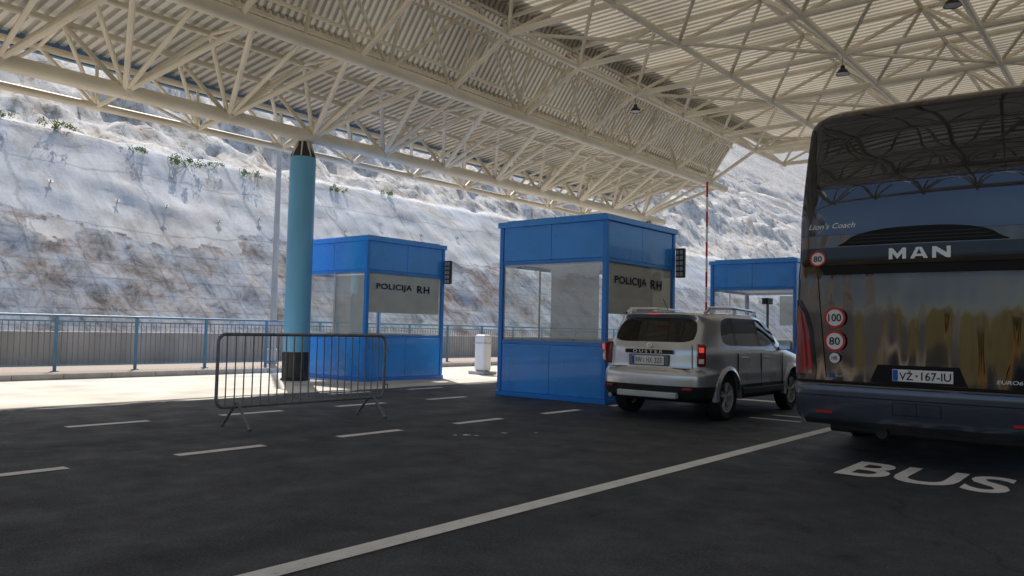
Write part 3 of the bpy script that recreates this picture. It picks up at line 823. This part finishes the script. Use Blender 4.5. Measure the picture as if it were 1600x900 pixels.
for sx in (-1,1):
    e=sub('tail_light',car,(sx*.812,.125,.98)); e.rotation_euler=(R(4),0,sx*R(32))
    mb=MB(); mb.box(-.070,.060,-.045,.14,-.165,.165); obj('lens',mb,M['red'],e,bevel=.03,seg=3)
    mb=MB(); mb.box(-.045,.030,-.050,-.03,.04,.12); obj('brake_lamp',mb,M['redlit'],e,bevel=.01)
    mb=MB(); mb.box(-.045,.030,-.050,-.03,-.12,-.05); obj('reversing_lamp',mb,M['white'],e,bevel=.01)
mb=MB(); mb.box(-.10,.10,.165,.19,1.575,1.589); obj('high_brake_lamp',mb,M['redlit'],car,bevel=.004)
mb=MB()
mb.path([(-.68,.042,.775),(.68,.042,.775)],.006,6); mb.path([(-.69,.07,.79),(-.68,.08,1.13)],.006,6); mb.path([(.69,.07,.79),(.68,.08,1.13)],.006,6)
obj('tailgate_seam',mb,M['ink'],car)
mb=MB(); mb.box(-.40,.40,.0,.06,.985,1.045); obj('badge_strip',mb,M['black'],car,bevel=.012)
text('lettering','DUSTER',M['letter'],car,lambda x,y:(x,-.004,y+1.015),.50,.042,bold=.012,space=1.5)
mb=MB(); mb.box(-.34,.34,.005,.06,.805,.970); obj('plate_recess',mb,M['galv'],car,bevel=.02)
pl_=sub('number_plate',car,(0,-.005,.885))
mb=MB(); mb.box(-.27,.27,-.004,.006,-.065,.065); obj('plate',mb,M['white'],pl_,bevel=.003)
mb=MB(); mb.box(-.266,-.225,-.0065,-.005,-.06,.06); obj('euro_band',mb,M['eublue'],pl_)
text('lettering','RW',M['ink'],pl_,lambda x,y:(x-.15,-.0075,y),.105,.080)
text('lettering','HX',M['ink'],pl_,lambda x,y:(x+.03,-.0075,y),.09,.080)
text('lettering','323',M['ink'],pl_,lambda x,y:(x+.175,-.0075,y),.12,.080)
mb=MB(); mb.tube((-.065,-.0055,.015),(-.065,-.0075,.015),.010,10); mb.tube((-.065,-.0055,-.022),(-.065,-.0075,-.022),.012,10); obj('plate_seal',mb,M['plategrey'],pl_)
mb=MB(); mb.tube((0,.035,1.105),(0,.055,1.105),.05,6); obj('emblem',mb,M['chrome'],car,bevel=.008)
text('emblem_mark','D',M['ink'],car,lambda x,y:(x,.033,y+1.105),.04,.04)
mb=MB(); mb.box(-.50,.50,-.065,.05,.335,.425); obj('skid_plate',mb,M['lightgrey'],car,bevel=.02)
mb=MB(); mb.tube((-.62,-.06,.33),(-.62,.2,.33),.035,12); obj('exhaust_pipe',mb,M['chrome'],car,smooth=True)
for sx in (-1,1):
    mb=MB(); mb.box(sx*.66-.08,sx*.66+.08,-.05,.03,.46,.50); obj('reflector',mb,M['red'],car,bevel=.01)
    mb=MB(); mb.path([(sx*.68,.50,1.60),(sx*.68,.64,1.68),(sx*.68,1.5,1.71),(sx*.675,2.3,1.68),(sx*.65,2.44,1.60)],.026,8)
    for yy in (.70,1.5,2.28): mb.box(sx*.68-.02,sx*.68+.02,yy-.07,yy+.07,1.59,1.685)
    obj('roof_rail',mb,M['chrome'],car,smooth=True)
    m=sub('wing_mirror',car,(sx*1.0,2.93,1.13)); mb=MB(); mb.box(-.11,.11,-.06,.07,-.08,.09); obj('mirror_shell',mb,M['silver'],m,bevel=.035,seg=3)
    mb=MB(); mb.box(-.09,.09,-.066,-.058,-.065,.07); obj('mirror_glass',mb,M['chrome'],m)
    mb=MB(); mb.tube((-sx*.1,.02,-.05),(-sx*.2,.04,-.08),.03,8); obj('mirror_stalk',mb,M['blackplastic'],m)
    for yy in (1.32,2.22):
        mb=MB(); mb.box(sx*.92-.02,sx*.92+.025,yy,yy+.19,.92,.95); obj('door_handle',mb,M['silver'],car,bevel=.01)
    mb=MB()
    for yy in (1.17,2.08,3.0): mb.box(sx*.917-.006,sx*.917+.005,yy-.004,yy+.004,.44,1.0)
    mb.box(sx*.917-.006,sx*.917+.005,1.2,3.0,.44,.448)
    obj('door_seam',mb,M['ink'],car)
    mb=MB(); mb.box(sx*.915-.02,sx*.915+.022,1.32,3.03,.36,.47); obj('side_sill',mb,M['blackplastic'],car,bevel=.015)
mb=MB(); mb.path([(0,.205,1.205),(.26,.155,1.20)],.008,6); obj('rear_wiper',mb,M['blackplastic'],car)
mb=MB(); mb.tube((0,.62,1.64),(0,.45,1.82),.006,6); obj('aerial',mb,M['blackplastic'],car)

# ------------------------------------------------------------ bus
bus=thing('bus','dark grey touring coach seen from its rear in the bus lane','bus',(-1.90,8.65,0))
H=3.84
def lerp(a,b,t): return a+(b-a)*t
def pw(x,pts):
    if x<=pts[0][0]: return pts[0][1]
    for (a,va),(b,vb) in zip(pts[:-1],pts[1:]):
        if x<=b: return lerp(va,vb,(x-a)/(b-a))
    return pts[-1][1]
def hw(z):
    b=pw(z,[(.36,1.20),(.44,1.25),(.6,1.275),(1.6,1.275),(2.6,1.25),(3.5,1.18),(3.84,1.16)])
    rt=.26
    if z>H-rt: b-= rt-math.sqrt(max(0,rt*rt-(z-(H-rt))**2))
    return b
def by(x,z):
    p=pw(z,[(.36,.07),(.45,.015),(.62,0),(.78,.0),(.83,.045),(1.6,.05),(2.0,.07),(2.1,.10),(2.45,.12),(2.7,.128),(2.95,.142),(3.2,.165),(3.5,.21),(3.84,.28)])
    rt=.22
    if z>H-rt: p+= rt-math.sqrt(max(0,rt*rt-(z-(H-rt))**2))
    h=hw(z); r_=.17; d=abs(x)-(h-r_)
    p+=.06*(x/1.27)**2
    if d>0: p+= r_-math.sqrt(max(0,r_*r_-min(d,r_)**2))
    return p
zs=[.36,.39,.44,.5,.58,.66,.74,.78,.80,.83,.87,.95]+[1.0+.1*i for i in range(26)]+[3.56,3.6,3.65,3.7,3.74,3.77,3.8,3.82,3.833,3.84]
zs=sorted(set(round(z,3) for z in zs))
us=[-1,-.998,-.993,-.985,-.975,-.96,-.945,-.93,-.91,-.89,-.87,-.8]+[-.6+.15*i for i in range(9)]+[.8,.87,.89,.91,.93,.945,.96,.975,.985,.993,.998,1]
mb=MB(); nu=len(us)
for z in zs:
    for u in us: x=u*hw(z); mb.v.append((x,by(x,z),z))
for j in range(len(zs)-1):
    for i in range(nu-1): mb.f.append((j*nu+i,j*nu+i+1,(j+1)*nu+i+1,(j+1)*nu+i))
Lb=13.0
outer=[(j*nu) for j in range(len(zs))]+[(len(zs)-1)*nu+i for i in range(1,nu)]+[j*nu+nu-1 for j in range(len(zs)-2,-1,-1)]
o0=len(mb.v)
for idx in outer:
    v=mb.v[idx]; mb.v.append((v[0],Lb,v[2]))
m_=len(outer)
for i in range(m_-1): mb.f.append((outer[i],outer[i+1],o0+i+1,o0+i))
mb.f.append(tuple([o0+i for i in range(m_)]))
mb.f.append(tuple(list(range(0,nu))+[o0+m_-1,o0]))
body=obj('body',mb,M['bus'],bus,smooth=True,angle=30)
def sp(x,z,off):
    h=hw(z)-.004; x=max(-h,min(h,x)); e=.002
    dx=(by(min(h,x+e),z)-by(max(-h,x-e),z))/(min(h,x+e)-max(-h,x-e)); dz=(by(x,min(H-.002,z+e))-by(x,z-e))/(2*e)
    n=Vector((dx,-1,dz)).normalized(); p=Vector((x,by(x,z),z))+n*off
    return tuple(p)
def rp(name,fn,nu_,nv_,mat,off=.008,parent=None):
    mb=MB()
    def f(u,v):
        x,z=fn(u,v); return sp(x,z,off)
    mb.grid(f,nu_,nv_); return obj(name,mb,mat,parent or bus,smooth=True,recalc=False)
rp('bumper',lambda u,v:((2*u-1)*(hw(.40+.395*v)*.999),.40+.395*v),90,10,M['buslow'],.006)
def ug(u,v):
    z=2.40+1.33*v; return ((2*u-1)*(hw(z)-.03),z)
rp('rear_window',ug,60,24,M['bustop'],.008)
def gr(u,v):
    x=(2*u-1)*.80; t=1-(abs(x)/.80)**2.5
    return (x*(1-.12*v),2.275+ (.04+.13*max(0,t)**.6)*v)
rp('air_intake',gr,40,8,M['ink'],.016)
for k in range(3):
    zz=2.30+.035*k
    rp('intake_louvre',lambda u,v:((2*u-1)*(.68-.06*k),zz+.010*v),24,1,M['blackplastic'],.022)
rp('logo_bar',lambda u,v:((2*u-1)*(1.20-.05*abs(v-.5)),2.06+.2*v),60,4,M['black'],.014)
rp('bar_shadow',lambda u,v:((2*u-1)*(.98-.05*(1-v)),1.965+.09*v),40,2,M['ink'],.010)  # flat dark strip, paints the shadow below the logo bar
def lt(x,y): return sp(x,y+2.165,.020)
Wl=.165; Hh=.115; th=.036
def Lm(x0):
    a=x0; b=x0+Wl; t=Hh/2
    return [[(a,-t),(a+th,-t),(a+th,t),(a,t)],[(b-th,-t),(b,-t),(b,t),(b-th,t)],[(a+th,t),(a+th,t-.055),((a+b)/2,-t),((a+b)/2,-t+.055)],[(b-th,t),((a+b)/2,-t+.055),((a+b)/2,-t),(b-th,t-.055)]]
def La(x0):
    a=x0;b=x0+Wl;t=Hh/2;c=(a+b)/2
    return [[(a,-t),(a+th*1.1,-t),(c+.006,t),(c-.026,t)],[(b-th*1.1,-t),(b,-t),(c+.026,t),(c-.006,t)],[(a+.045,-t+.022),(b-.045,-t+.022),(b-.057,-t+.046),(a+.057,-t+.046)]]
def Ln_(x0):
    a=x0;b=x0+Wl;t=Hh/2
    return [[(a,-t),(a+th,-t),(a+th,t),(a,t)],[(b-th,-t),(b,-t),(b,t),(b-th,t)],[(a+th,t),(a+th,t-.05),(b-th,-t),(b-th,-t+.05)]]
strokes('lettering',Lm(-.27)+La(-.068)+Ln_(.134),M['letter'],bus,lt)
text('lettering',"Lion's Coach",M['letter'],bus,lambda x,y:sp(x-.86,y+2.50,.014),.50,.060,bold=.01,shear=.3)
for sx in (-1,1):
    rp('panel_seam',lambda u,v:(sx*(1.0-.10*(1-v))+.008*u,.86+1.1*v),1,12,M['ink'],.004)
rp('panel_seam',lambda u,v:((2*u-1)*1.24,.80+.025*v),60,1,M['ink'],.007)
rp('bumper_crease',lambda u,v:((2*u-1)*1.24,.665+.010*v),60,1,M['ink'],.008)
rp('plate_recess',lambda u,v:((2*u-1)*(.45-.08*v),.825+.195*v),20,6,M['ink'],.012)
e=sub('number_plate',bus,(.05,.012,.92))
mb=MB(); mb.box(-.275,.275,.012,.022,-.06,.06); obj('plate',mb,M['white'],e,bevel=.004)
mb=MB(); mb.box(-.270,-.222,.0095,.0115,-.055,.055); obj('euro_band',mb,M['eublue'],e)
text('lettering','VŽ',M['ink'],e,lambda x,y:(x-.145,.009,y+.003),.125,.092,bold=.01)
text('lettering','167-IU',M['ink'],e,lambda x,y:(x+.125,.009,y),.265,.082,bold=.01)
mb=MB(); mb.tube((-.050,.0095,0),(-.050,.0115,0),.012,12); obj('coat_of_arms',mb,M['signred'],e)
for sx in (-1,1):
    def tl(u,v,g_=0):
        z=.86+.80*v; h=hw(z)
        w_=pw(v,[(0,.235),(.15,.245),(.6,.205),(.85,.15),(1,.06)])
        xi=h-(w_+g_); xo=h-.004
        return (sx*lerp(xo,xi,u),z)
    def housing(u,v):
        p=tl(u,v,.03); return (p[0],.835+.86*v)
    rp('lamp_housing',housing,40,24,M['black'],.005)
    rp('tail_light',lambda u,v:tl(.05+.90*u,.04+.92*v),40,24,M['red'],.009)
    rp('brake_lamp',lambda u,v:tl(.56+.10*u,.10+.74*v),8,12,M['signred'],.013)
    rp('indicator_lamp',lambda u,v:tl(.78+.12*u,.10+.40*v),8,12,M['signred'],.013)
    rp('lamp_divider',lambda u,v:tl(.70+.03*u,.05+.9*v),4,12,M['black'],.014)
    rp('reflector',lambda u,v:(sx*(.98-.16*u),.485+.028*v),4,1,M['signred'],.012)
def disc(name,cx,cz,r0,r1,mat,off):
    mb=MB(); n=32
    def f(u,v):
        a=2*math.pi*u; rr=lerp(r0,r1,v); return sp(cx+rr*math.cos(a),cz+rr*math.sin(a),off)
    mb.grid(f,n,1); return obj(name,mb,mat,bus,recalc=False)
for (cx,cz,r_,s) in ((-1.0,2.14,.09,'80'),(-.80,1.50,.113,'100'),(-.80,1.25,.113,'80'),(-.80,1.07,.06,'HR')):
    disc('speed_sticker',cx,cz,0,r_*.985,M['white'],.020)
    if s!='HR': disc('sticker_ring',cx,cz,r_*.78,r_,M['signred'],.023)
    else: disc('sticker_ring',cx,cz,r_*.92,r_,M['ink'],.023)
    text('sticker_number',s,M['ink'],bus,lambda x,y:sp(x+cx,y+cz,.025),r_*(1.0 if s!='100' else 1.2),r_*.72,bold=.01)
text('lettering','EURO6',M['letter'],bus,lambda x,y:sp(x+.79,y+.90,.012),.21,.036,bold=.01,shear=.2)
rp('sticker',lambda u,v:(-.86+.05*u,.86+.05*v),1,1,M['eublue'],.010)
text('lettering','facebook',M['lightgrey'],bus,lambda x,y:sp(x-.72,y+.885,.009),.14,.022)
for (a,b,c,d) in ((-.22,.22,.64,.645),(-.22,.22,.52,.525)): rp('cover_seam',lambda u,v:(a+(b-a)*u,c+(d-c)*v),10,1,M['ink'],.010)
for xx in (-.22,0,.22): rp('cover_seam',lambda u,v:(xx+.006*u,.52+.12*v),1,4,M['ink'],.010)
mb=MB(); mb.box(-.95,.95,.35,2.0,.26,.5); obj('underbody',mb,M['blackplastic'],bus,bevel=.03)
mb=MB(); mb.tube((-.4,.3,.29),(-.4,.9,.29),.06,12); obj('exhaust_pipe',mb,M['dark'],bus,smooth=True)
rp('valance',lambda u,v:((2*u-1)*1.12,.37+.045*v),40,2,M['blackplastic'],.012)
for sx in (-1,1):
    mb=MB()
    def sw(u,v):
        z=2.30+1.05*v; return (sx*(hw(z)+.006),.9+11.2*u,z)
    mb.grid(sw,12,8); obj('side_window',mb,M['black'],bus,recalc=False)
    mb=MB()
    def sq(u,v):
        z=1.15+1.13*v; return (sx*(hw(z)+.005),.6+12.2*u,z)
    mb.grid(sq,12,4); obj('reflection_panel',mb,M['white'],bus,recalc=False)  # white panel added on the unseen side to brighten booth glass reflections
    for yy in (2.6,4.0,10.2):
        mb=MB(); mb.tube((sx*1.2,yy,.52),(sx*1.283,yy,.52),.58,32); obj('wheel_arch',mb,M['ink'],bus)
        wheel(bus,(sx*1.15,yy,.5),sx,.5,.29,.29,8,M['galv'])
    e=sub('wing_mirror',bus,(sx*1.45,12.9,2.9)); mb=MB(); mb.box(-.12,.12,-.05,.07,-.35,.25); obj('mirror_shell',mb,M['blackplastic'],e,bevel=.04); mb=MB(); mb.path([(-sx*.3,.1,.5),(0,.1,.45),(0,.02,.2)],.025,8); obj('mirror_arm',mb,M['blackplastic'],e)
mb=MB(); mb.box(-1.12,1.12,13.005,13.015,1.3,3.5); obj('windscreen',mb,M['black'],bus)
mb=MB(); mb.box(-.75,.75,3.0,6.0,3.84,4.0); obj('roof_unit',mb,M['bus'],bus,bevel=.06)

bd=thing('reflection_block','unseen low ochre block added for golden reflections in the coach','reflection block',(14,-34,0))  # invented block behind the camera, gives the coach rear warm reflections
mb=MB(); mb.box(-14,10,-6,0,0,3.4); obj('wall',mb,M['ochre'],bd)
mb=MB(); mb.box(-14.3,10.3,-6.3,.6,3.4,3.7); obj('roof',mb,M['concrete'],bd)
for k in range(7):
    mb=MB(); mb.box(-13+3.2*k,-11.4+3.2*k,.002,.05,1.0,2.6); obj('window',mb,M['black'],bd)
